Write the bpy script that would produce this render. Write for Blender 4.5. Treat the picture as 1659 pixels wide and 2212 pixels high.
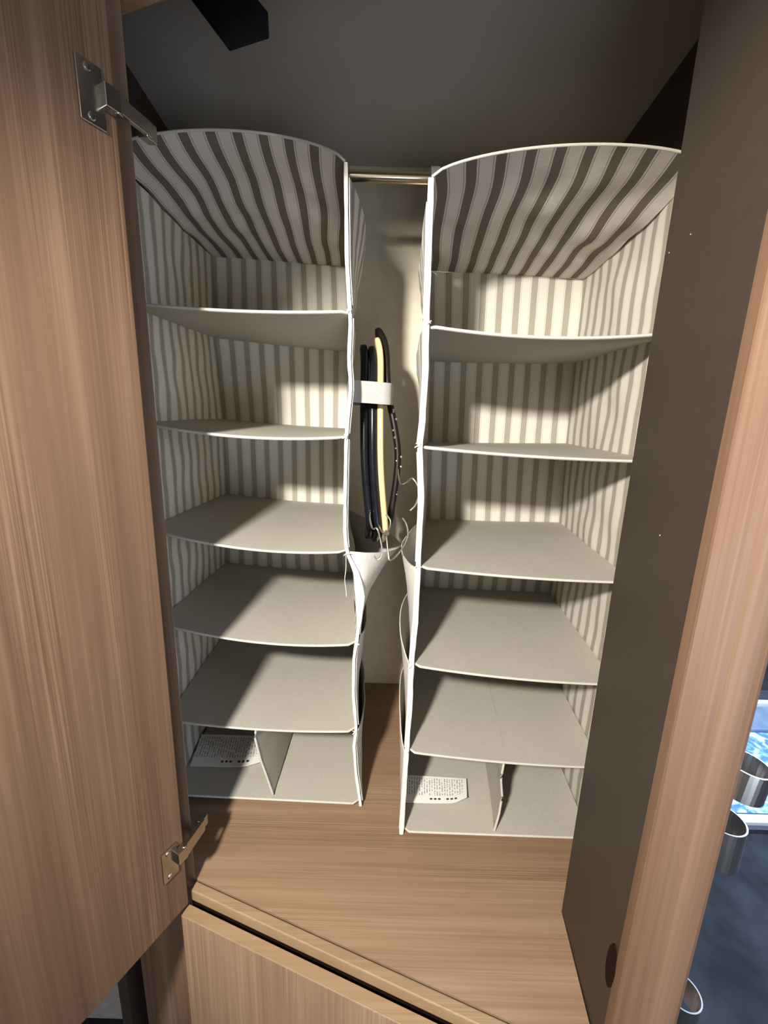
import bpy, bmesh, math, random
from mathutils import Vector, Matrix, noise

for o in list(bpy.data.objects):
    bpy.data.objects.remove(o, do_unlink=True)
random.seed(7)
S = bpy.context.scene
COL = S.collection
H = 1.45          # eye height; every coordinate below is metres from the eye: x right, y into the wardrobe, z up

# ------------------------------------------------------------------ camera
cam = bpy.data.cameras.new('camera'); camo = bpy.data.objects.new('camera', cam); COL.objects.link(camo)
cam.sensor_fit = 'VERTICAL'; cam.sensor_height = 36.0; cam.lens = 36.0*889.0/2212.0
cam.clip_start = 0.01; cam.clip_end = 50
dn = Vector((705-829.5, 5200-1106.0, 889.0)).normalized()      # world "down" in camera axes (x right, y down, z forward)
fw = Vector((0, 0, 1)); fw = (fw - dn*fw.dot(dn)).normalized()
rt = dn.cross(fw)
if rt.x < 0: rt = -rt
# rows: world axes expressed in camera axes (x right, y up, -z forward)
def flip(v): return Vector((v.x, -v.y, -v.z))
rows = [flip(rt), flip(fw), flip(-dn)]
camo.matrix_world = Matrix.Translation((0, 0, H)) @ Matrix(rows).to_4x4()
S.camera = camo

# ------------------------------------------------------------------ world, lights, exposure
S.view_settings.view_transform = 'Standard'; S.view_settings.look = 'None'
S.view_settings.gamma = 1.0; S.view_settings.use_curve_mapping = False
S.view_settings.exposure = 0.0
w = bpy.data.worlds.new('dim_interior'); S.world = w; w.use_nodes = True
w.node_tree.nodes['Background'].inputs[0].default_value = (1.0, 0.95, 0.88, 1)
w.node_tree.nodes['Background'].inputs[1].default_value = 0.20

def aim(o, loc, target):
    o.location = Vector(loc) + Vector((0, 0, H))
    o.rotation_euler = (Vector(target)-Vector(loc)).to_track_quat('-Z', 'Y').to_euler()
def light(name, kind, loc, target, energy, color, **kw):
    l = bpy.data.lights.new(name, kind); l.energy = energy; l.color = color
    for k, v in kw.items(): setattr(l, k, v)
    o = bpy.data.objects.new(name, l); COL.objects.link(o); aim(o, loc, target); return o
# shaded ceiling spot lamp of the caravan, up to the left behind the viewer
light('ceiling_spot', 'SPOT', (-0.37, -0.42, 0.40), (0.05, 0.38, -0.163), 178, (1.0, 0.935, 0.85),
      spot_size=math.radians(76), spot_blend=0.55, shadow_soft_size=0.045)
# cool daylight: unseen rear window set low as fill, and the entrance side beyond the post
light('daylight_fill', 'AREA', (0.40, -0.95, -0.62), (0.0, 0.85, 0.25), 8.5, (0.80, 0.87, 1.0), shape='RECTANGLE', size=0.8, size_y=0.6)
light('side_fill', 'AREA', (1.5, -0.35, 0.0), (0.36, 0.36, -0.1), 13, (0.60, 0.75, 1.0), shape='RECTANGLE', size=0.5, size_y=0.5)  # added fill lamp, cools the post's outer edge and left organizer's side
light('entrance_daylight', 'AREA', (2.1, 1.15, 0.5), (1.5, 1.3, -1.4), 110, (0.55, 0.72, 1.0), shape='RECTANGLE', size=0.8, size_y=0.9)

# ------------------------------------------------------------------ materials
def M(name, rough=0.6, metal=0.0, spec=0.5):
    m = bpy.data.materials.new(name); m.use_nodes = True
    b = m.node_tree.nodes['Principled BSDF']
    b.inputs['Roughness'].default_value = rough; b.inputs['Metallic'].default_value = metal
    b.inputs['Specular IOR Level'].default_value = spec
    return m, m.node_tree, b
def N(nt, t, **kw):
    n = nt.nodes.new(t)
    for k, v in kw.items(): setattr(n, k, v)
    return n
def L(nt, a, b): nt.links.new(a, b)
def bump(nt, b, src, strength, dist=0.001):
    n = N(nt, 'ShaderNodeBump'); n.inputs['Strength'].default_value = strength; n.inputs['Distance'].default_value = dist
    L(nt, src, n.inputs['Height']); L(nt, n.outputs[0], b.inputs['Normal'])
def ramp(nt, src, stops):
    r = N(nt, 'ShaderNodeValToRGB'); e = r.color_ramp.elements
    while len(e) < len(stops): e.new(0.5)
    for i, (p, c) in enumerate(stops):
        e[i].position = p; e[i].color = (*c, 1)
    L(nt, src, r.inputs[0]); return r.outputs[0]
def mth(nt, op, a, b=None):
    n = N(nt, 'ShaderNodeMath', operation=op)
    for i, v in enumerate((a, b)):
        if v is None: continue
        if isinstance(v, (int, float)): n.inputs[i].default_value = v
        else: L(nt, v, n.inputs[i])
    return n.outputs[0]

def plain(name, col, rough=0.6, metal=0.0, vary=0.12, scale=40, bmp=0.0, spec=0.5):
    m, nt, b = M(name, rough, metal, spec)
    tc = N(nt, 'ShaderNodeTexCoord'); nz = N(nt, 'ShaderNodeTexNoise')
    nz.inputs['Scale'].default_value = scale; nz.inputs['Detail'].default_value = 4
    L(nt, tc.outputs['Object'], nz.inputs['Vector'])
    lo = tuple(c*(1-vary) for c in col); hi = tuple(min(1, c*(1+vary)) for c in col)
    L(nt, ramp(nt, nz.outputs['Fac'], [(0.3, lo), (0.7, hi)]), b.inputs['Base Color'])
    if bmp: bump(nt, b, nz.outputs['Fac'], bmp)
    return m

def wood(name, axis, dark, mid, light_, rough=0.5, rot=0.0, ridge=0.22):
    """laminate with fine streaks along one axis (0 x, 1 y, 2 z)"""
    m, nt, b = M(name, rough, 0, 0.4)
    tc = N(nt, 'ShaderNodeTexCoord')
    def streak(across, along, detail, rough_=0.6):
        mp = N(nt, 'ShaderNodeMapping')
        sc = [across]*3; sc[axis] = along
        mp.inputs['Rotation'].default_value = (0, 0, rot)
        mp.inputs['Scale'].default_value = sc
        L(nt, tc.outputs['Object'], mp.inputs['Vector'])
        nz = N(nt, 'ShaderNodeTexNoise'); nz.inputs['Scale'].default_value = 1; nz.inputs['Detail'].default_value = detail
        nz.inputs['Roughness'].default_value = rough_; nz.inputs['Distortion'].default_value = 0.4
        L(nt, mp.outputs[0], nz.inputs['Vector']); return nz.outputs['Fac']
    a = streak(22, 0.9, 3); f = streak(230, 2.2, 3); k = streak(14, 1.1, 2); r = streak(520, 3.0, 2)
    s = mth(nt, 'ADD', mth(nt, 'MULTIPLY', a, 0.62), mth(nt, 'MULTIPLY', f, 0.38))
    # clusters of fine pores
    msk = N(nt, 'ShaderNodeMapRange'); msk.inputs['From Min'].default_value = 0.47; msk.inputs['From Max'].default_value = 0.62; L(nt, k, msk.inputs['Value'])
    s = mth(nt, 'ADD', s, mth(nt, 'MULTIPLY', mth(nt, 'MULTIPLY', mth(nt, 'SUBTRACT', r, 0.5), msk.outputs[0]), ridge*4))
    c = ramp(nt, s, [(0.30, dark), (0.50, mid), (0.68, light_)])
    L(nt, c, b.inputs['Base Color']); bump(nt, b, f, 0.10, 0.0006)
    return m

def striped(name, period, white, dark, line):
    """woven ticking: broad taupe stripe flanked by hairlines, along UV v"""
    m, nt, b = M(name, 0.9, 0, 0.2)
    uv = N(nt, 'ShaderNodeUVMap'); uv.uv_map = 'UVMap'
    sp = N(nt, 'ShaderNodeSeparateXYZ'); L(nt, uv.outputs[0], sp.inputs[0])
    f = mth(nt, 'FRACT', mth(nt, 'DIVIDE', sp.outputs[0], period))
    c = ramp(nt, f, [(0.0, white), (0.05, white), (0.06, line), (0.085, line), (0.095, white), (0.13, white), (0.15, dark),
                     (0.50, dark), (0.52, white), (0.555, white), (0.565, line), (0.59, line), (0.60, white), (1.0, white)])
    L(nt, c, b.inputs['Base Color'])
    tc = N(nt, 'ShaderNodeTexCoord'); nz = N(nt, 'ShaderNodeTexNoise'); nz.inputs['Scale'].default_value = 60
    nz.inputs['Detail'].default_value = 5; L(nt, tc.outputs['Object'], nz.inputs['Vector'])
    bump(nt, b, nz.outputs['Fac'], 0.25, 0.002)
    return m

MT = {}
MT['wood_v'] = wood('light_wood_upright', 2, (0.165, 0.096, 0.060), (0.24, 0.150, 0.096), (0.335, 0.222, 0.15))
MT['wood_door_dimmed'] = wood('light_wood_door_dimmed', 2, (0.096, 0.050, 0.0265), (0.134, 0.075, 0.041), (0.188, 0.113, 0.066), rough=0.6, ridge=0.3)  # darker copy of the same wood; dimmer lamp light put into its colour
MT['wood_low_lit'] = wood('light_wood_lower_lit', 2, (0.21, 0.128, 0.076), (0.285, 0.182, 0.112), (0.36, 0.24, 0.155))  # lighter copy of the same wood; stronger front light put into its colour
MT['wood_h'] = wood('light_wood_lengthwise', 0, (0.195, 0.116, 0.066), (0.26, 0.165, 0.099), (0.32, 0.214, 0.137))
MT['wood_sill'] = wood('light_wood_sill', 0, (0.235, 0.15, 0.08), (0.28, 0.185, 0.105), (0.33, 0.225, 0.135), rot=0.318)
MT['wood_post'] = wood('orange_wood_post', 2, (0.110, 0.059, 0.034), (0.157, 0.091, 0.056), (0.196, 0.124, 0.084), rough=0.42, ridge=0.08)
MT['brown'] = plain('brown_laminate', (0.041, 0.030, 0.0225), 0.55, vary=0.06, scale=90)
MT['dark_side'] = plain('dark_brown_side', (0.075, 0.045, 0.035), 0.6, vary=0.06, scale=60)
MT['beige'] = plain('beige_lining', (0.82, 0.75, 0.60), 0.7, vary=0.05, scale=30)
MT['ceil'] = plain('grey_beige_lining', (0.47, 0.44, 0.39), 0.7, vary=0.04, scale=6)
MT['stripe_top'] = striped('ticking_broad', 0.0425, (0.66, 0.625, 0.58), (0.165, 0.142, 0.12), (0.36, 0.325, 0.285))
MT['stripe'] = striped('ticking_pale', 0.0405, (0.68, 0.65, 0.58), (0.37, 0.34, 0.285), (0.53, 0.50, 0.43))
MT['stripe_out'] = striped('ticking_outer', 0.0405, (0.70, 0.68, 0.64), (0.33, 0.31, 0.29), (0.5, 0.48, 0.45))
MT['shelf'] = plain('taupe_cloth', (0.43, 0.405, 0.352), 0.9, vary=0.05, scale=220, bmp=0.15, spec=0.2)
MT['piping_lit_edge'] = plain('cream_piping_lit_edge', (0.54, 0.51, 0.45), 0.85, vary=0.08, scale=400, bmp=0.2, spec=0.2)  # piping cloth; on shelf fronts its paler tone stands in for light
MT['binding'] = plain('white_binding', (0.84, 0.81, 0.72), 0.85, vary=0.07, scale=300, bmp=0.3, spec=0.2)
MT['pocket'] = plain('pale_pocket_cloth', (0.62, 0.60, 0.56), 0.9, vary=0.07, scale=120, bmp=0.2, spec=0.2)
MT['strap'] = plain('grey_strap', (0.36, 0.345, 0.335), 0.85, vary=0.06, scale=300, bmp=0.2)
MT['chrome'] = plain('chrome', (0.78, 0.77, 0.74), 0.24, 1.0, vary=0.03, scale=30)
MT['hingemetal'] = plain('worn_nickel', (0.52, 0.49, 0.44), 0.24, 1.0, vary=0.1, scale=80)
MT['rail'] = plain('warm_chrome', (0.88, 0.76, 0.60), 0.2, 1.0, vary=0.02, scale=30)
MT['ringmetal'] = plain('satin_chrome', (0.62, 0.62, 0.61), 0.27, 1.0, vary=0.03, scale=60)
MT['steel'] = plain('dull_steel', (0.56, 0.54, 0.49), 0.36, 1.0, vary=0.08, scale=120)
MT['black'] = plain('black_plastic', (0.002, 0.002, 0.0025), 0.6, vary=0.2, scale=40, spec=0.0)
MT['blackwood'] = plain('black_lacquer', (0.006, 0.007, 0.010), 0.22, vary=0.2, scale=60, spec=0.3)
MT['blackvelvet'] = plain('dark_brown_lacquer', (0.008, 0.006, 0.005), 0.4, vary=0.2, scale=60, spec=0.3)
MT['palewood'] = wood('pale_hanger_wood', 2, (0.60, 0.42, 0.20), (0.70, 0.50, 0.26), (0.76, 0.56, 0.31), rough=0.35)
MT['endwood'] = plain('hanger_end_grain', (0.50, 0.33, 0.21), 0.6)
MT['gem'] = plain('glass_bead', (0.75, 0.68, 0.55), 0.1, 0.9)
MT['slot'] = plain('dark_slot', (0.012, 0.006, 0.004), 0.7, spec=0.1)
MT['carpet'] = plain('slate_carpet', (0.026, 0.029, 0.034), 0.95, vary=0.35, scale=9, bmp=0.5, spec=0.1)
MT['wallgrey'] = plain('pale_wall_board', (0.55, 0.52, 0.48), 0.7)
MT['frame'] = plain('pale_step_frame', (0.62, 0.66, 0.72), 0.4, vary=0.05)
MT['rubber'] = plain('dark_rubber', (0.03, 0.035, 0.05), 0.7)
MT['riser'] = plain('slate_blue_riser', (0.16, 0.22, 0.31), 0.45, vary=0.2, scale=14)

def foil():
    m, nt, b = M('blue_crinkled_foil', 0.18, 0.35, 0.6)
    tc = N(nt, 'ShaderNodeTexCoord'); v = N(nt, 'ShaderNodeTexVoronoi'); v.inputs['Scale'].default_value = 16
    nz = N(nt, 'ShaderNodeTexNoise'); nz.inputs['Scale'].default_value = 12; nz.inputs['Detail'].default_value = 3; nz.inputs['Distortion'].default_value = 1.5
    L(nt, tc.outputs['Object'], v.inputs['Vector']); L(nt, tc.outputs['Object'], nz.inputs['Vector'])
    c = ramp(nt, nz.outputs['Fac'], [(0.42, (0.12, 0.28, 0.60)), (0.50, (0.30, 0.58, 0.90)), (0.56, (0.70, 0.92, 0.98))])
    L(nt, c, b.inputs['Base Color']); bump(nt, b, nz.outputs['Fac'], 0.8, 0.02); return m
MT['foil'] = foil()

def care():
    """white care label with columns of illegible print and a row of dots (flat print, UV 0..1)"""
    m, nt, b = M('printed_care_label', 0.6, 0, 0.3)
    uv = N(nt, 'ShaderNodeUVMap'); uv.uv_map = 'UVMap'
    sp = N(nt, 'ShaderNodeSeparateXYZ'); L(nt, uv.outputs[0], sp.inputs[0]); x, y = sp.outputs[0], sp.outputs[1]
    ln = mth(nt, 'LESS_THAN', mth(nt, 'FRACT', mth(nt, 'MULTIPLY', x, 26)), 0.42)
    mp = N(nt, 'ShaderNodeMapping'); mp.inputs['Scale'].default_value = (26, 14, 1); L(nt, uv.outputs[0], mp.inputs['Vector'])
    nz = N(nt, 'ShaderNodeTexNoise'); nz.inputs['Scale'].default_value = 1; nz.inputs['Detail'].default_value = 1; L(nt, mp.outputs[0], nz.inputs['Vector'])
    t = mth(nt, 'MULTIPLY', ln, mth(nt, 'GREATER_THAN', nz.outputs['Fac'], 0.47))
    t = mth(nt, 'MULTIPLY', t, mth(nt, 'GREATER_THAN', y, 0.27)); t = mth(nt, 'MULTIPLY', t, mth(nt, 'LESS_THAN', y, 0.93))
    t = mth(nt, 'MULTIPLY', t, mth(nt, 'LESS_THAN', x, 0.95)); t = mth(nt, 'MULTIPLY', t, 0.62)
    # dots
    k = mth(nt, 'MULTIPLY', mth(nt, 'SUBTRACT', x, 0.42), 1/0.062)
    fx = mth(nt, 'MULTIPLY', mth(nt, 'SUBTRACT', mth(nt, 'FRACT', k), 0.5), 0.062*1.6)
    fy = mth(nt, 'SUBTRACT', y, 0.15)
    d = mth(nt, 'SQRT', mth(nt, 'ADD', mth(nt, 'MULTIPLY', fx, fx), mth(nt, 'MULTIPLY', fy, fy)))
    dot = mth(nt, 'LESS_THAN', d, 0.034)
    dot = mth(nt, 'MULTIPLY', dot, mth(nt, 'GREATER_THAN', k, 0)); dot = mth(nt, 'MULTIPLY', dot, mth(nt, 'LESS_THAN', k, 7))
    gap = mth(nt, 'GREATER_THAN', mth(nt, 'ABSOLUTE', mth(nt, 'SUBTRACT', k, 3.5)), 0.5)
    dot = mth(nt, 'MULTIPLY', dot, gap)
    f = mth(nt, 'MAXIMUM', t, dot)
    mx = N(nt, 'ShaderNodeMix', data_type='RGBA'); L(nt, f, mx.inputs[0])
    mx.inputs[6].default_value = (0.82, 0.81, 0.76, 1); mx.inputs[7].default_value = (0.05, 0.05, 0.05, 1)
    L(nt, mx.outputs[2], b.inputs['Base Color']); return m
MT['care'] = care()

# ------------------------------------------------------------------ mesh helpers
ORG = {}
def empty(name, base, label, cat, group=None):
    o = bpy.data.objects.new(name, None); COL.objects.link(o); o.empty_display_size = 0.05
    o.location = Vector(base) + Vector((0, 0, H)); ORG[o.name] = Vector(base)
    tag(o, label, cat, group); return o
def tag(o, label=None, cat=None, group=None, kind=None):
    for k, v in (('label', label), ('category', cat), ('group', group), ('kind', kind)):
        if v: o[k] = v
    return o
class MB:
    def __init__(s): s.v = []; s.f = []; s.uv = {}; s.mi = []; s.m = 0
    def vert(s, p, uv=None):
        s.v.append(Vector(p))
        if uv is not None: s.uv[len(s.v)-1] = uv
        return len(s.v)-1
    def face(s, idx): s.f.append(list(idx)); s.mi.append(s.m)
    def grid(s, fn, nu, nv, uv=None, closed_u=False):
        idx = []
        for j in range(nv+1):
            row = []
            for i in range(nu+(0 if closed_u else 1)):
                a, b = i/nu, j/nv
                row.append(s.vert(fn(a, b), uv(a, b) if uv else None))
            idx.append(row)
        W = len(idx[0])
        for j in range(nv):
            for i in range(nu):
                s.face((idx[j][i], idx[j][(i+1) % W], idx[j+1][(i+1) % W], idx[j+1][i]))
        return idx
    def slab(s, fa, fb, nu, nv, uv=None):
        """closed sheet between surfaces fa and fb"""
        a = s.grid(fa, nu, nv, uv); b = s.grid(fb, nu, nv, uv)
        for i in range(nu):
            s.face((a[0][i], b[0][i], b[0][i+1], a[0][i+1])); s.face((a[nv][i], a[nv][i+1], b[nv][i+1], b[nv][i]))
        for j in range(nv):
            s.face((a[j][0], a[j+1][0], b[j+1][0], b[j][0])); s.face((a[j][nu], b[j][nu], b[j+1][nu], a[j+1][nu]))
    def box(s, c, ax, ay, az):
        c, ax, ay, az = map(Vector, (c, ax, ay, az)); k = []
        for dz in (-1, 1):
            for dy in (-1, 1):
                for dx in (-1, 1): k.append(s.vert(c+ax*dx*0.5+ay*dy*0.5+az*dz*0.5))
        for q in ((0, 2, 3, 1), (4, 5, 7, 6), (0, 1, 5, 4), (2, 6, 7, 3), (0, 4, 6, 2), (1, 3, 7, 5)): s.face([k[i] for i in q])
    def prism(s, poly, z0, z1):
        f0 = z0 if callable(z0) else (lambda x, y: z0); f1 = z1 if callable(z1) else (lambda x, y: z1)
        a = [s.vert((x, y, f0(x, y))) for x, y in poly]; b = [s.vert((x, y, f1(x, y))) for x, y in poly]; n = len(poly)
        s.face(a[::-1]); s.face(b)
        for i in range(n): s.face((a[i], a[(i+1) % n], b[(i+1) % n], b[i]))
    def extrude(s, pts, vec):
        vec = Vector(vec); a = [s.vert(p) for p in pts]; b = [s.vert(Vector(p)+vec) for p in pts]; n = len(pts)
        s.face(a[::-1]); s.face(b)
        for i in range(n): s.face((a[i], a[(i+1) % n], b[(i+1) % n], b[i]))
    def tube(s, path, r, n=8, flat=1.0, up=(0, 0, 1), closed=False):
        """round (or flattened) tube along a polyline; r may be a list"""
        path = [Vector(p) for p in path]; K = len(path); rings = []
        for i, p in enumerate(path):
            t = (path[(i+1) % K if closed else min(i+1, K-1)] - path[(i-1) % K if closed else max(i-1, 0)]).normalized()
            a = Vector(up).cross(t)
            if a.length < 1e-4: a = Vector((1, 0, 0)).cross(t)
            a.normalize(); b = t.cross(a).normalized()
            ri = r[i] if isinstance(r, (list, tuple)) else r
            rings.append([s.vert(p + a*math.cos(2*math.pi*k/n)*ri + b*math.sin(2*math.pi*k/n)*ri*flat) for k in range(n)])
        for i in range(K if closed else K-1):
            A, B = rings[i], rings[(i+1) % K]
            for k in range(n): s.face((A[k], A[(k+1) % n], B[(k+1) % n], B[k]))
        if not closed: s.face(rings[0][::-1]); s.face(rings[-1])
    def lathe(s, c, axis, prof, n=28):
        c, axis = Vector(c), Vector(axis).normalized()
        a = axis.orthogonal().normalized(); b = axis.cross(a); R = []
        for r, h in prof:
            R.append([s.vert(c+axis*h+(a*math.cos(2*math.pi*k/n)+b*math.sin(2*math.pi*k/n))*r) for k in range(n)])
        for i in range(len(R)-1):
            for k in range(n): s.face((R[i][k], R[i][(k+1) % n], R[i+1][(k+1) % n], R[i+1][k]))
        return R
    def build(s, name, mat, parent=None, base=None, smooth=False, bevel=0, segs=2, label=None):
        if parent is not None: org = ORG[parent.name]
        else:
            if base is None:
                xs = [p.x for p in s.v]; ys = [p.y for p in s.v]
                base = ((min(xs)+max(xs))/2, (min(ys)+max(ys))/2, min(p.z for p in s.v))
            org = Vector(base)
        me = bpy.data.meshes.new(name); me.from_pydata([tuple(p-org) for p in s.v], [], s.f)
        mats = mat if isinstance(mat, (list, tuple)) else [mat]
        for m_ in mats: me.materials.append(MT[m_])
        for p, mi in zip(me.polygons, s.mi): p.material_index = mi
        if s.uv:
            ul = me.uv_layers.new(name='UVMap')
            for lp in me.loops: ul.data[lp.index].uv = s.uv.get(lp.vertex_index, (0, 0))
        bm = bmesh.new(); bm.from_mesh(me)
        if bevel:
            ed = [e for e in bm.edges if len(e.link_faces) == 2 and e.calc_face_angle(0) > 0.5]
            bmesh.ops.bevel(bm, geom=ed, offset=bevel, segments=segs, affect='EDGES', profile=0.5)
        bmesh.ops.recalc_face_normals(bm, faces=bm.faces)
        bm.to_mesh(me); bm.free()
        if smooth:
            me.update()
            for p in me.polygons: p.use_smooth = True
            me.set_sharp_from_angle(angle=math.radians(55))
        o = bpy.data.objects.new(name, me); COL.objects.link(o); ORG[o.name] = org
        if parent is None: o.location = org + Vector((0, 0, H))
        else: o.parent = parent
        if label: o['label'] = label
        return o
def lerp(a, b, t): return a+(b-a)*t
def table(tab, z):
    """piecewise-linear x(z) from rows (z, x), z descending"""
    if z >= tab[0][0]: return tab[0][1]
    for (z0, x0), (z1, x1) in zip(tab, tab[1:]):
        if z >= z1: return lerp(x0, x1, (z-z0)/(z1-z0))
    return tab[-1][1]
def smooth_path(pts, n=6):
    P = [Vector(p) for p in pts]; out = []
    for i in range(len(P)-1):
        p0, p1, p2, p3 = P[max(i-1, 0)], P[i], P[i+1], P[min(i+2, len(P)-1)]
        for k in range(n):
            t = k/n
            out.append(0.5*((2*p1)+(p2-p0)*t+(2*p0-5*p1+4*p2-p3)*t*t+(3*p1-p0-3*p2+p3)*t**3))
    out.append(P[-1]); return out

# ------------------------------------------------------------------ key dimensions
ZF = -0.80                                   # wardrobe floor board, top face
FD = Vector((0.950, -0.313, 0)); FN = Vector((-0.313, -0.950, 0))     # along the slanted front / out of it
G0 = Vector((-0.310, 0.574, 0))              # left end of the slanted front
def front(t, off, z): return G0 + FD*t + FN*off + Vector((0, 0, z))
def zceil(x, y): return 0.64+(0.85-y)*0.119
YB = 1.15; XL = -0.50; XR = 0.50

# ------------------------------------------------------------------ the setting
def structure(mb, name, mat, **kw): return tag(mb.build(name, mat, **kw), kind='structure')
m = MB(); m.prism([(-2.6, -2.0), (3.6, -2.0), (3.6, 3.4), (-2.6, 3.4)], -1.50, -1.45); structure(m, 'floor', 'carpet')
m = MB(); m.prism([(XL-0.02, YB), (XR+0.02, YB), (XR+0.02, YB+0.02), (XL-0.02, YB+0.02)], -1.45, 0.70); structure(m, 'wall_back', 'beige')
m = MB(); m.prism([(XL-0.02, 0.62), (XL, 0.62), (XL, YB), (XL-0.02, YB)], -1.45, 0.72); structure(m, 'wall_left', 'dark_side')
m = MB(); m.prism([(XR, 0.53), (XR+0.02, 0.53), (XR+0.02, YB), (XR, YB)], -1.45, 0.72)
m.prism([(0.345, 0.53), (XR, 0.53), (XR, 0.545), (0.345, 0.545)], -1.45, 0.72); structure(m, 'wall_right', 'dark_side')  # second piece: unseen return panel, added to block light behind the side board
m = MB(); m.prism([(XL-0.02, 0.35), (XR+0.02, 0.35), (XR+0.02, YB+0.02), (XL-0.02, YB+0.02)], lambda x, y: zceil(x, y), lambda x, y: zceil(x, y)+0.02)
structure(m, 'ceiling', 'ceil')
# far wall of the caravan beyond the entrance, and the dim wall left of the cupboard
m = MB(); m.prism([(0.7, 2.45), (3.4, 2.45), (3.4, 2.5), (0.7, 2.5)], -1.45, 0.9); structure(m, 'wall_far', 'wallgrey')
m = MB(); m.prism([(-1.6, 0.72), (XL-0.02, 0.72), (XL-0.02, 0.76), (-1.6, 0.76)], -1.45, 0.9); structure(m, 'wall_aisle', 'wallgrey')

# ------------------------------------------------------------------ wardrobe carcass
W = empty('wardrobe', (0, 0.6, -1.45), 'light wood built-in corner wardrobe with slanted front, open door at left and brown side board', 'wardrobe')
LEN = 0.640
m = MB()
m.prism([tuple(front(0, 0.0015, 0).xy), tuple(front(LEN, 0.0015, 0).xy), (0.304, 0.405), (0.3215, 0.541), (0.345, 0.546), (XR, 0.546), (XR, YB), (XL, YB), (XL, 0.637)], ZF-0.016, ZF)
m.build('floor_board', 'wood_h', W)
m = MB()
m.box(front(LEN/2, 0.0115, ZF-0.0115), FD*LEN, FN*0.0155, (0, 0, 0.022))
m.build('sill_strip', 'wood_sill', W, bevel=0.0018)
m = MB(); m.box(front(LEN/2, 0.006, ZF-0.03), FD*LEN, FN*0.02, (0, 0, 0.02)); m.build('sill_backing', 'slot', W)
m = MB()
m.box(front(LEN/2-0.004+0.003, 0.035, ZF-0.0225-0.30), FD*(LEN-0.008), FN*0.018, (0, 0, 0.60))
m.build('lower_door', 'wood_low_lit', W, bevel=0.0006)
m = MB(); a = front(0, 0, 0)
m.prism([(-0.3157, 0.5755), (-0.3300, 0.5980), tuple(front(-0.17, -0.018, 0).xy), tuple(front(-0.17, 0, 0).xy)], -1.45, 0.61); m.build('left_stile', 'wood_v', W, bevel=0.0008)
m = MB(); m.box(front(LEN/2-0.02, -0.012, 0.475+0.10), FD*(LEN+0.02), FN*0.02, (0, 0, 0.22)); m.build('header_board', 'wood_v', W, bevel=0.001)
m = MB(); m.box(front(LEN/2-0.001, 0.035, ZF-0.02175), FD*(LEN-0.008), FN*0.0181, (0, 0, 0.0015)); m.build('edge_band', 'wood_sill', W, bevel=0.0006)
# brown side board and the rounded wooden post on its front edge
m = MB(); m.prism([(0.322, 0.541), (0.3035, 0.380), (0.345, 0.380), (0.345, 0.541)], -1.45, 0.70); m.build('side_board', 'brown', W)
m = MB()
post = [(0.3030, 0.3795), (0.3032, 0.368), (0.3042, 0.3662), (0.3062, 0.3655), (0.318, 0.3608), (0.334, 0.3560), (0.3365, 0.3535),
        (0.344, 0.3500), (0.352, 0.3478), (0.359, 0.3475), (0.3645, 0.350), (0.368, 0.355), (0.3695, 0.364), (0.3695, 0.395), (0.345, 0.397), (0.345, 0.3795)]
m.prism(post, -1.45, 0.70); m.build('front_post', 'wood_post', W)
m = MB(); m.prism([(0.3452, 0.397), (0.3675, 0.397), (0.3675, 0.541), (0.3452, 0.541)], -1.45, 0.70); m.build('outer_panel', 'wood_v', W)
# latch recess plate on the side board
m = MB(); zc, yc = -0.660, 0.3875; pts = []
for k in range(16):
    t = 2*math.pi*k/16; pts.append((0.3052, yc+0.0095*math.cos(t), zc+0.034*math.sin(t)))
m.extrude(pts, (-0.0025, 0, 0)); m.build('latch_plate', 'slot', W)
for i, (y, z) in enumerate(((0.492, 0.205), (0.532, 0.202), (0.45, -0.115))):
    m = MB(); x = lerp(0.322, 0.3035, (0.541-y)/0.161)
    m.lathe((x+0.0005, y, z), (-1, 0, 0), [(0.0012, 0), (0.0010, 0.0008), (0.0001, 0.0012)], 8); m.build('pin', 'steel', W, smooth=True)

# open upper door
DH = Vector((-0.3125, 0.542, 0)); DD = Vector((-0.465, -0.885, 0)).normalized(); DN = Vector((0.885, -0.465, 0)).normalized()
def dp(t, off, z): return DH+DD*t+DN*off+Vector((0, 0, z))
m = MB(); m.box(dp(0.31, -0.009, -0.175), DD*0.62, DN*0.018, (0, 0, 1.27)); door = m.build('door', 'wood_door_dimmed', W, bevel=0.0012, label='open wardrobe door with upright grain at the left')
# sub-parts: each hinge is one mesh of plate, knuckle and arm
def hinge_full(z, tilt, p1z, tc, ah):
    m = MB()
    m.box(dp(tc, 0.0016, z), DD*0.026, DN*0.0032, (0, 0, 0.058))
    zz = z+tilt
    m.box(dp(0.010, 0.007, zz), DD*0.016, DN*0.012, (0, 0, 0.022))
    p0 = dp(0.003, 0.008, zz); p1 = Vector((-0.3035, 0.594, zz+p1z)); d = (p1-p0)
    side = d.cross(Vector((0, 0, 1))).normalized()
    m.box((p0+p1)/2, d, side*0.006, (0, 0, ah))
    m.box(p1+d.normalized()*0.006+Vector((-0.006, 0, 0)), d.normalized()*0.022, side*0.012, (0, 0, 0.020))
    for k in (-1, 1): m.lathe(dp(tc+0.002, 0.0032, z+k*0.022), DN, [(0.0042, 0), (0.0036, 0.0012), (0.0002, 0.0014)], 10)
    m.lathe(p0+Vector((0, 0, -0.012)), (0, 0, 1), [(0.0001, 0), (0.0045, 0), (0.0045, 0.024), (0.0001, 0.024)], 12)
    h = m.build('hinge', 'hingemetal', door, bevel=0.0005, segs=1)
    return h
hinge_full(0.331, 0.003, 0.010, 0.027, 0.017)
hinge_full(-0.694, 0.004, -0.016, 0.026, 0.024)

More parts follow.
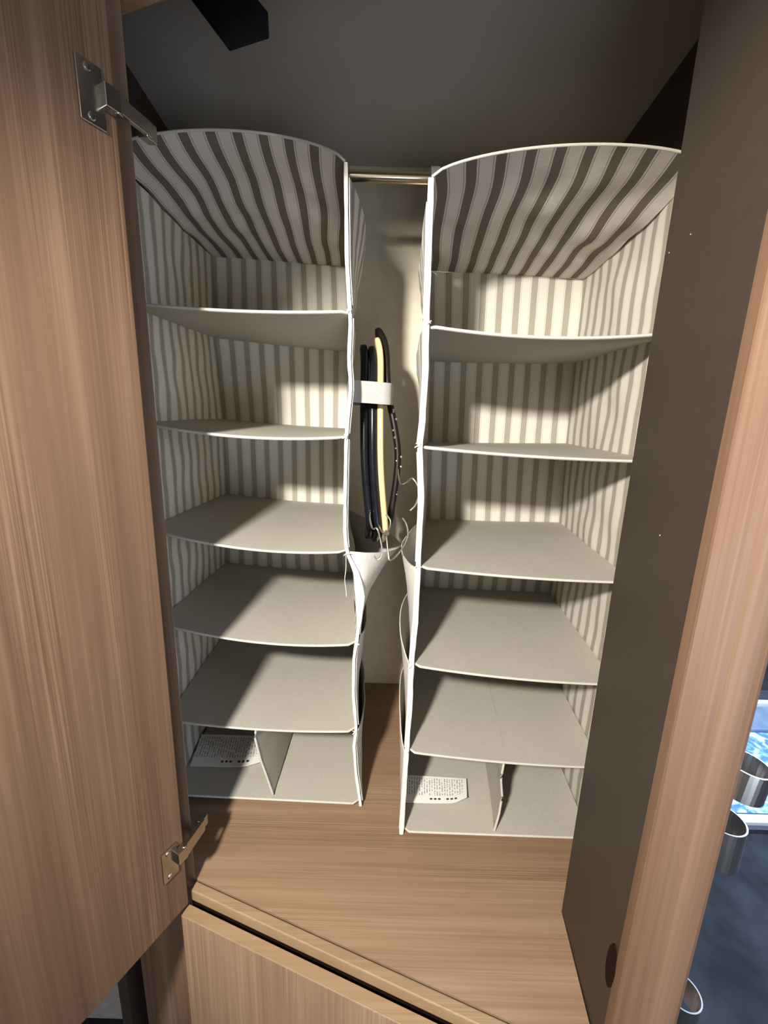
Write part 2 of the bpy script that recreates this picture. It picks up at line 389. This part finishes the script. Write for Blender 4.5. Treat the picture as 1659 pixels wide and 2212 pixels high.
# ------------------------------------------------------------------ clothes rail
R = empty('clothes_rail', (0, 0.87, 0.42), 'thin chrome clothes rail spanning the wardrobe above both organizers', 'rail')
m = MB(); m.tube([(-0.497, 0.87, 0.441), (0.497, 0.87, 0.441)], 0.0095, 20); m.build('tube', 'rail', R, smooth=True)
for x in (-0.497, 0.497):
    m = MB(); s_ = 1 if x < 0 else -1
    m.lathe((x-s_*0.003, 0.87, 0.441), (s_, 0, 0), [(0.022, 0), (0.022, 0.004), (0.013, 0.006), (0.013, 0.016), (0.0096, 0.016)], 20); m.build('flange', 'steel', R)

# ------------------------------------------------------------------ hanging organizers
def organizer(name, label, c):
    YF, YK = c['yf'], c['yb']; T = empty(name, ((c['fl'][0][1]+c['fr'][0][1])/2, (YF+YK)/2, ZF), label, 'organizer', 'striped hanging organizers on the rail')
    zt, zb = c['lev'][0][0], c['lev'][-1][0]
    def nz(x, y, z, s): return noise.noise(Vector((x*s+c['seed'], y*s, z*s)))
    BL = [(l[3], l[5]) for l in c['lev']]; BR = [(l[4], l[6]) for l in c['lev']]
    def xfl(z): return table(c['fl'], z)
    def xfr(z): return table(c['fr'], z)
    def xbl(z): return table(BL, z)
    def xbr(z): return table(BR, z)
    # side panels (striped inside and out)
    for side in (0, 1):
        xf, xb = (xfl, xbl) if side == 0 else (xfr, xbr); sg = -1 if side == 0 else 1
        ztop = c['lev'][0][side]; zbot = c['lev'][-1][side]-0.006
        zbk = c['lev'][0][3+side]
        def surf(off):
            def fn(a, b):
                y = lerp(YF, YK, a); z = lerp(zbot, lerp(ztop, zbk, a), b)
                x = lerp(xf(z), xb(z), a) + sg*0.006*math.sin(math.pi*a)*(0.4+nz(side*5, y, z, 14))
                return (x+sg*off, y+0.002*nz(3, y, z, 30), z)
            return fn
        m = MB(); m.slab(surf(0), surf(0.0025), 14, 72, lambda a, b: (a*(YK-YF)+0.013, b))
        m.build('side_panel', 'stripe_out' if False else 'stripe', T, smooth=True)
        # binding tape on the front edge
        path, rad = [], []
        for k in range(73):
            z = lerp(zbot, ztop, k/72)
            path.append((xf(z)+sg*0.0012, YF-0.001+0.0012*nz(1, z, side, 60), z))
            rad.append(0.0030+0.0010*nz(2, z, side, 40)+(c['twist'](z) if side == c['bind'] else 0))
        m = MB(); m.tube(path, rad, 8, flat=0.45, up=(0, 1, 0)); m.build('edge_binding', 'binding', T, smooth=True)
    # back panel
    def bk(off):
        def fn(a, b):
            z = lerp(zb-0.006, lerp(c['lev'][0][3], c['lev'][0][4], a), b)
            x = lerp(xbl(z), xbr(z), a); return (x, YK+off+0.004*nz(x, 9, z, 10), z)
        return fn
    m = MB(); m.slab(bk(0), bk(0.003), 24, 40, lambda a, b: (a*0.36+0.01, b)); m.build('back_panel', 'stripe', T, smooth=True)
    # arched top
    zl, zr, hb, zkl, zkr = c['lev'][0][0], c['lev'][0][1], c['arch'], c['lev'][0][3], c['lev'][0][4]
    def tp(off):
        def fn(a, b):
            z0 = lerp(zl, zr, a)+hb*(4*a*(1-a))**0.62; z1 = lerp(zkl, zkr, a)
            e = (1-b)**1.5
            z = z0*e+z1*(1-e) + 0.010*math.sin(math.pi*b)*nz(a*3, b*3.0, 4, 1.9) - 0.004*math.sin(math.pi*b)
            xa = lerp(xfl(zl), xfr(zr), a); xk = lerp(xbl(zkl), xbr(zkr), a)
            x = lerp(xa, xk, b)
            return (x, lerp(YF, YK, b), z+off)
        return fn
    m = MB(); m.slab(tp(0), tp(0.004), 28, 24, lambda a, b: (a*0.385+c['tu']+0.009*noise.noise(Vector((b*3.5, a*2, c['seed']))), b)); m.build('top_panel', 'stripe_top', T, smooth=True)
    m = MB(); f = tp(0.002); m.tube([f(k/28, 0) for k in range(29)], 0.0020, 8); m.build('top_piping', 'piping_lit_edge', T, smooth=True)
    # straps over the rail
    for a in (0.02, 0.98):
        f = tp(0.003); p = Vector(f(a, (0.85-YF)/(YK-YF)))
        sx = p.x+(0.004 if a > 0.5 else -0.004)
        ring = [(sx, 0.846, p.z+0.003), (sx, 0.848, 0.425), (sx, 0.853, 0.447), (sx, 0.862, 0.4545), (sx, 0.874, 0.4555), (sx, 0.884, 0.449), (sx, 0.889, 0.432), (sx, 0.892, p.z+0.003)]
        ring = smooth_path(ring, 4)
        m = MB(); m.tube(ring, 0.0125, 8, flat=0.10, up=(0.0001, 1, 0.001)) if False else None
        m = MB(); n_ = len(ring)
        def rb(off):
            def fn(u, v):
                i = min(int(v*(n_-1)+0.5), n_-1); q = ring[i]; c0 = Vector((q.x, 0.869, 0.43)); r_ = (q-c0); r_.x = 0
                r_ = r_.normalized()*off if r_.length > 0 else r_
                return (q.x+lerp(-0.008, 0.008, u), q.y+r_.y, q.z+r_.z)
            return fn
        m.slab(rb(0), rb(0.0018), 2, n_-1); m.build('hanging_strap', 'strap', T, smooth=True)
    # shelves and floor
    for i, lv in enumerate(c['lev'][1:], 1):
        z0, z1, sag, zk0, zk1 = lv[0], lv[1], lv[2], lv[3], lv[4]; last = i == len(c['lev'])-1
        def sf(off):
            def fn(a, b):
                xa = lerp(xfl(z0), xfr(z1), a); xk = lerp(xbl(zk0), xbr(zk1), a); wdt = abs(xfr(z1)-xfl(z0))
                z = lerp(lerp(z0, z1, a), lerp(zk0, zk1, a), b) - sag*4*a*(1-a)*(1-b*0.8)
                d = min(a, 1-a)*wdt; rr = 0.016
                yo = rr-math.sqrt(max(0, rr*rr-(rr-d)**2)) if d < rr else 0
                y = lerp(YF+0.001+yo*0.8, YK-0.001, b)
                return (lerp(xa, xk, b), y, z+off + (0.0015*nz(a*3, b*3, i, 1.7) if 0 < b < 1 else 0))
            return fn
        m = MB(); m.slab(sf(0), sf(-0.005), 26, 10); m.build('base' if last else 'shelf', 'shelf', T, smooth=True)
        f = sf(-0.0025); m = MB(); m.tube([f(k/26, 0) for k in range(27)], 0.0023, 8); m.build('shelf_lit_edge', 'piping_lit_edge', T, smooth=True)  # paler tube: light on the shelf's front edge put into the colour
    # divider in the bottom compartment: limp cloth wall
    D = c['div']; zb0 = c['lev'][-1][0]+0.001
    s5 = c['lev'][-2]; zt0 = s5[0]-s5[2]-0.012
    def dv(off):
        def fn(a, b):
            xf_ = table(D['front'], lerp(D['front'][-1][0], D['front'][0][0], b)); z = lerp(zb0, zt0, b)
            xk = D['back']; x = lerp(xf_, xk, a**0.8)
            return (x+off, lerp(YF+0.006, YK-0.004, a), z)
        return fn
    m = MB(); m.slab(dv(-0.001), dv(0.001), 10, 14); m.build('divider', 'shelf', T, smooth=True)
    m = MB(); f = dv(0); m.tube([f(0, k/16) for k in range(17)], 0.0024, 8); m.build('divider_piping', 'piping_lit_edge', T, smooth=True)
    # care label lying on the floor of the organizer
    Q = c['care']
    def cl(off):
        def fn(a, b):
            p = lerp(lerp(Vector(Q[0]), Vector(Q[1]), a), lerp(Vector(Q[3]), Vector(Q[2]), a), b)
            cut = 0.012*max(0, (a-0.8)/0.2)*(1-b)
            return (p.x, p.y+cut, c['care_z']+0.003+off+0.010*a*a*(1-b)*c.get('curl', 1)+0.004*b)
        return fn
    m = MB(); m.slab(cl(0), cl(0.0005), 12, 6, lambda a, b: (a, b)); m.build('care_label', 'care', T, smooth=False, label='white printed care label')
    # outer pockets on the aisle side
    side = c['bind']; xf, xb = (xfl, xbl) if side == 0 else (xfr, xbr); sg = -1 if side == 0 else 1
    for ip, (ztp, zbt, bu, dip, pw) in enumerate(c['pockets']):
        def pk(off):
            def fn(a, b):
                y = lerp(YF+0.004, YK-0.03, a); arch = math.sin(math.pi*min(1, a*1.0))**0.8
                z = lerp(zbt, ztp-dip*arch, b)
                x = lerp(xf(z), xb(z), a)+sg*(0.0045+off+bu*arch*(b**pw)+0.004*nz(a*4, b*4, ztp*9, 1.3)*arch)
                return (x, y, z)
            return fn
        m = MB(); m.slab(pk(0), pk(0.002), 18, 10, lambda a, b: (a*0.38, b)); m.build('side_pocket', 'stripe_out' if ip < 3 else 'pocket', T, smooth=True)
    return T

E_ = lambda zl, zr, sag, zkl, zkr, xkl, xkr: (zl, zr, sag, zkl, zkr, xkl, xkr)
left = dict(yf=0.72, yb=1.13, seed=3.1, bind=1, arch=0.034, tu=0.018, pmat='pocket',
    fl=[(0.385, -0.430), (-0.80, -0.428)],
    fr=[(0.382, -0.075), (0.334, -0.074), (0.25, -0.072), (0.18, -0.067), (0.162, -0.065), (0.098, -0.067), (0.061, -0.063), (0.023, -0.066), (-0.027, -0.070), (-0.112, -0.071),
        (-0.196, -0.071), (-0.233, -0.067), (-0.275, -0.048), (-0.321, -0.041), (-0.370, -0.042), (-0.412, -0.046), (-0.447, -0.051), (-0.528, -0.051), (-0.604, -0.044), (-0.646, -0.048), (-0.713, -0.043), (-0.79, -0.032)],
    lev=[E_(0.385, 0.382, 0, 0.390, 0.377, -0.445, -0.115), E_(0.180, 0.177, 0.006, 0.205, 0.181, -0.450, -0.105), E_(-0.010, -0.024, 0.012, -0.003, -0.018, -0.438, -0.108),
         E_(-0.200, -0.231, 0.016, -0.206, -0.227, -0.440, -0.106), E_(-0.385, -0.417, 0.018, -0.408, -0.429, -0.452, -0.086), E_(-0.598, -0.611, 0.009, -0.610, -0.616, -0.452, -0.080),
         E_(-0.779, -0.788, 0.000, -0.783, -0.785, -0.452, -0.070)],
    twist=lambda z: 0.0055*math.exp(-((z+0.315)/0.045)**2),
    div=dict(front=[(-0.625, -0.248), (-0.645, -0.251), (-0.70, -0.241), (-0.735, -0.231), (-0.785, -0.218)], back=-0.215),
    care=[(-0.425, 0.792), (-0.268, 0.792), (-0.285, 0.885), (-0.440, 0.885)], care_z=-0.782, curl=0.5,
    pockets=[(0.365, 0.185, 0.036, 0.02, 0.9), (0.165, -0.02, 0.006, 0.01, 0.8), (-0.03, -0.225, 0.006, 0.01, 0.8), (-0.233, -0.412, 0.108, 0.034, 1.6), (-0.40, -0.60, 0.026, 0.03, 0.8), (-0.61, -0.785, 0.022, 0.02, 0.8)])
right = dict(yf=0.665, yb=1.08, seed=8.4, bind=0, arch=0.031, tu=0.0, pmat='pocket',
    fl=[(0.337, 0.053), (0.235, 0.055), (0.149, 0.056), (0.08, 0.059), (0.011, 0.058), (-0.034, 0.055), (-0.122, 0.062), (-0.236, 0.062), (-0.328, 0.063), (-0.423, 0.059), (-0.513, 0.060), (-0.605, 0.058), (-0.687, 0.057), (-0.80, 0.055)],
    fr=[(0.36, 0.434), (-0.80, 0.430)],
    lev=[E_(0.337, 0.362, 0, 0.356, 0.349, 0.093, 0.460), E_(0.147, 0.148, 0.012, 0.157, 0.163, 0.104, 0.460), E_(-0.034, -0.046, 0.004, -0.046, -0.038, 0.109, 0.464), E_(-0.237, -0.253, 0.005, -0.249, -0.248, 0.115, 0.472),
         E_(-0.423, -0.450, 0.007, -0.444, -0.450, 0.108, 0.468), E_(-0.605, -0.628, 0.006, -0.622, -0.628, 0.108, 0.466), E_(-0.791, -0.794, 0.0, -0.790, -0.792, 0.108, 0.462)],
    twist=lambda z: 0.0012,
    div=dict(front=[(-0.625, 0.245), (-0.669, 0.242), (-0.707, 0.248), (-0.75, 0.246), (-0.79, 0.240)], back=0.285),
    care=[(0.055, 0.722), (0.195, 0.716), (0.204, 0.782), (0.058, 0.787)], care_z=-0.787, curl=1.0,
    pockets=[(0.31, 0.155, 0.016, 0.05, 0.9), (0.140, -0.03, 0.018, 0.02, 1.0), (-0.045, -0.23, 0.006, 0.01, 0.8), (-0.240, -0.42, 0.040, 0.012, 1.0), (-0.425, -0.60, 0.034, -0.02, 1.0), (-0.610, -0.790, 0.026, -0.02, 0.8)])
OL = organizer('hanging_organizer', 'striped cloth hanging organizer at left beside the open door, with hangers strapped to its side', left)
OR_ = organizer('hanging_organizer', 'striped cloth hanging organizer at right, partly behind the brown side board', right)

# strap that ties the hangers to the left organizer
m = MB()
sp_ = smooth_path([(-0.066, 0.745, 0), (-0.061, 0.757, 0), (-0.050, 0.766, 0), (-0.020, 0.768, 0), (-0.003, 0.771, 0), (0.0065, 0.785, 0), (0.0080, 0.83, 0), (-0.02, 0.875, 0), (-0.075, 0.89, 0)], 5)
def stp(off):
    def fn(a, b):
        i = min(int(a*(len(sp_)-1)+0.5), len(sp_)-1); q = sp_[i]
        d = (sp_[min(i+1, len(sp_)-1)]-sp_[max(i-1, 0)]).normalized(); n_ = Vector((d.y, -d.x, 0))
        return (q.x+n_.x*off, q.y+n_.y*off, lerp(0.033, 0.071, b)+0.001*math.sin(a*9))
    return fn
m.slab(stp(0), stp(0.0016), len(sp_)-1, 3); m.build('hanger_strap', 'strap', OL, smooth=True, label='grey strap round the clothes hangers')
# loose thread below the third shelf
m = MB(); m.tube(smooth_path([(-0.067, 0.716, -0.236), (-0.0665, 0.714, -0.262), (-0.0685, 0.714, -0.285), (-0.066, 0.714, -0.305), (-0.065, 0.714, -0.318)], 5), 0.0006, 5); m.build('loose_thread', 'binding', OL)
for org, pts in ((OL, [(-0.063, 0.716, 0.176), (-0.068, 0.716, -0.027), (-0.064, 0.716, -0.235), (-0.044, 0.716, -0.414), (-0.044, 0.716, -0.610)]),
                 (OR_, [(0.056, 0.661, 0.147), (0.053, 0.661, -0.034), (0.060, 0.661, -0.236), (0.057, 0.661, -0.424), (0.056, 0.661, -0.605)])):
    for p in pts:
        m = MB()
        for k in range(4):
            q = Vector(p)+Vector((random.uniform(-.008, .008), random.uniform(-.004, 0), random.uniform(-.005, .006)))
            m.tube([p, (Vector(p)+q)/2+Vector((0, -0.001, 0.001)), q], [0.0016, 0.0011, 0.0007], 5)
        m.build('thread_knot', 'binding', org)

# ------------------------------------------------------------------ clothes hangers, tied upright beside the left organizer
def hanger(label, mat, xs, ztop, zneck, yoff, hook, wx=0.0062, wy=0.013, beads=False):
    """xs: x at tip, upper, middle, lower, neck"""
    T = empty('clothes_hanger', (xs[4], 0.80+yoff, zneck-0.2), label, 'hanger', 'clothes hangers strapped beside the left organizer')
    zs = [ztop, lerp(ztop, zneck, 0.10), lerp(ztop, zneck, 0.35), lerp(ztop, zneck, 0.68), zneck]
    ys = [0.862, 0.835, 0.806, 0.795, 0.790]
    up = smooth_path([(xs[i], ys[i]+yoff, zs[i]) for i in range(5)], 7)
    lo = smooth_path([up[-1], (xs[4]-0.002, 0.822+yoff, zneck-0.022), (xs[4]-0.006, 0.880+yoff, zneck-0.046), (xs[4]-0.010, 0.955+yoff, zneck-0.066)], 7)
    path = up+lo[1:]; K = len(path); m = MB(); rings = []
    for i, p in enumerate(path):
        t = (path[min(i+1, K-1)]-path[max(i-1, 0)]).normalized(); a = (Vector((1, 0, 0))-t*t.x).normalized(); b = t.cross(a)
        e = min(i, K-1-i); s = math.sin(min(1, (e+0.25)/3.0)*math.pi/2); fat = 1+0.30*math.exp(-((i-len(up)+1)/7.0)**2)
        ring = []
        for k in range(12):
            th = 2*math.pi*k/12; cx = math.copysign(abs(math.cos(th))**0.6, math.cos(th)); cy = math.copysign(abs(math.sin(th))**0.6, math.sin(th))
            ring.append(m.vert(p+a*cx*wx*s+b*cy*wy*s*fat))
        rings.append(ring)
    for A, B in zip(rings, rings[1:]):
        for k in range(12): m.face((A[k], A[(k+1) % 12], B[(k+1) % 12], B[k]))
    m.face(rings[0][::-1]); m.face(rings[-1])
    m.build('body', mat, T, smooth=True)
    m = MB(); m.tube(smooth_path(hook, 7), 0.0017, 8); m.build('hook', 'chrome', T, smooth=True)
    if beads:
        for k in range(14):
            t = 0.58+0.34*k/13; q = up[int(t*(len(up)-1))]
            m = MB(); m.lathe(q+Vector((wx*0.95*random.choice((-0.4, 0.6, 1)), -wy*0.9, random.uniform(-.006, .006))), (0.3, -1, 0.1), [(0.0027, 0), (0.0020, 0.0016), (0.0001, 0.0025)], 8); m.build('bead', 'gem', T)
    return T
hanger('black lacquered clothes hanger nearest the left organizer', 'blackwood', (-0.051, -0.046, -0.0435, -0.039, -0.027), 0.145, -0.195, 0.004,
       [(-0.026, 0.783, -0.165), (-0.027, 0.765, -0.178), (-0.021, 0.750, -0.195), (-0.013, 0.745, -0.193), (-0.008, 0.742, -0.205), (-0.002, 0.740, -0.230), (-0.003, 0.738, -0.246), (-0.010, 0.737, -0.252), (-0.016, 0.738, -0.245)], wx=0.0082)
hanger('black lacquered clothes hanger touching the pale wooden one', 'blackwood', (-0.035, -0.029, -0.027, -0.023, -0.0115), 0.142, -0.200, 0.0,
       [(-0.0125, 0.783, -0.190), (-0.008, 0.765, -0.197), (0.001, 0.752, -0.205), (0.010, 0.748, -0.195), (0.012, 0.746, -0.178), (0.004, 0.746, -0.166)], wx=0.0080)
pw_ = hanger('pale wooden clothes hanger between the black ones', 'palewood', (-0.026, -0.0160, -0.0130, -0.0085, 0.0035), 0.158, -0.200, -0.001,
       [(0.003, 0.783, -0.195), (0.006, 0.765, -0.215), (0.010, 0.750, -0.240), (0.014, 0.742, -0.254), (0.026, 0.738, -0.243), (0.040, 0.736, -0.220), (0.045, 0.735, -0.198), (0.041, 0.735, -0.180), (0.034, 0.736, -0.170)])
hanger('dark clothes hanger with glittering beads, outermost of the bundle', 'blackvelvet', (-0.028, -0.0075, 0.0015, 0.024, 0.0150), 0.182, -0.175, 0.030,
       [(0.024, 0.805, -0.088), (0.029, 0.775, -0.112), (0.040, 0.752, -0.106), (0.049, 0.742, -0.097), (0.059, 0.738, -0.110), (0.061, 0.738, -0.128), (0.057, 0.738, -0.145), (0.048, 0.739, -0.156)],
       wx=0.0066, beads=True)

# ------------------------------------------------------------------ black bar under the header
m = MB()
E0 = [Vector((-0.169, 0.500, 0.358)), Vector((-0.128, 0.500, 0.370)), Vector((-0.1285, 0.500, 0.392)), Vector((-0.166, 0.503, 0.386))]
wv = Vector((-0.066, 0.045, 0.090))
m.extrude(E0, wv); tag(m.build('door_stay', 'black', bevel=0.0015), 'black square-ended bar reaching down from the wardrobe top above the left organizer', 'bar')

# ------------------------------------------------------------------ chrome rings on the outer side of the post
def ring(x, y, z, r, h, tilt, label):
    T = empty('ring_holder', (x, y, z-h/2), label, 'holder', 'chrome ring holders on the outer side of the post')
    ax = Vector((tilt, 0.0, 1)); m = MB()
    rr = m.lathe(Vector((x, y, z))-ax.normalized()*h/2, ax, [(r, 0), (r, h), (r-0.0016, h), (r-0.0016, 0), (r, 0)], 36); m.build('band', 'ringmetal', T, smooth=False)
    m = MB(); m.box((0.3685+0.0015+0.0008, y+0.004, z), (0.0045, 0, 0), (0, 0.016, 0), (0, 0, h*1.05)); m.build('mounting_plate', 'steel', T, bevel=0.0008)
ring(0.3930, 0.374, -0.359, 0.0220, 0.034, 0.10, 'upper chrome ring holder on the post, open to the blue panel behind')
ring(0.3925, 0.382, -0.450, 0.0215, 0.052, 0.0, 'middle chrome ring holder just below the upper one')
ring(0.3845, 0.372, -0.690, 0.0205, 0.036, 0.0, 'lowest chrome ring holder near the bottom of the post')

# ------------------------------------------------------------------ blue framed step panel on the carpet beyond the post
P = empty('step_panel', (1.9, 1.5, -1.45), 'blue crinkled foil panel in a pale frame on the carpet beyond the post', 'panel')
m = MB(); m.box((2.0, 1.53, -1.440), (1.3, 0, 0), (0, 0.46, 0), (0, 0, 0.012))
m.build('foil_sheet', 'foil', P)
m = MB(); m.box((2.0, 1.283, -1.432), (1.32, 0, 0), (0, 0.034, 0), (0, 0, 0.030)); m.build('frame_bar', 'frame', P, bevel=0.003)
m = MB(); m.box((2.0, 1.2995+0.004, -1.430), (1.3, 0, 0), (0, 0.005, 0), (0, 0, 0.020)); m.build('seal', 'rubber', P)
m = MB(); m.box((2.0, 1.258, -1.440), (1.32, 0, 0), (0, 0.018, 0), (0, 0, 0.016)); m.build('seal', 'rubber', P)
m = MB(); m.box((2.0, 1.85, -1.434), (1.32, 0, 0), (0, 0.17, 0), (0, 0, 0.03)); m.build('rear_ledge', 'riser', P, bevel=0.003)
m = MB(); m.box((2.0, 1.955, -1.425), (1.32, 0, 0), (0, 0.03, 0), (0, 0, 0.05)); m.build('frame_bar', 'frame', P, bevel=0.003)
m = MB(); m.box((2.0, 2.03, -1.43), (1.32, 0, 0), (0, 0.09, 0), (0, 0, 0.03)); m.build('seal', 'rubber', P)
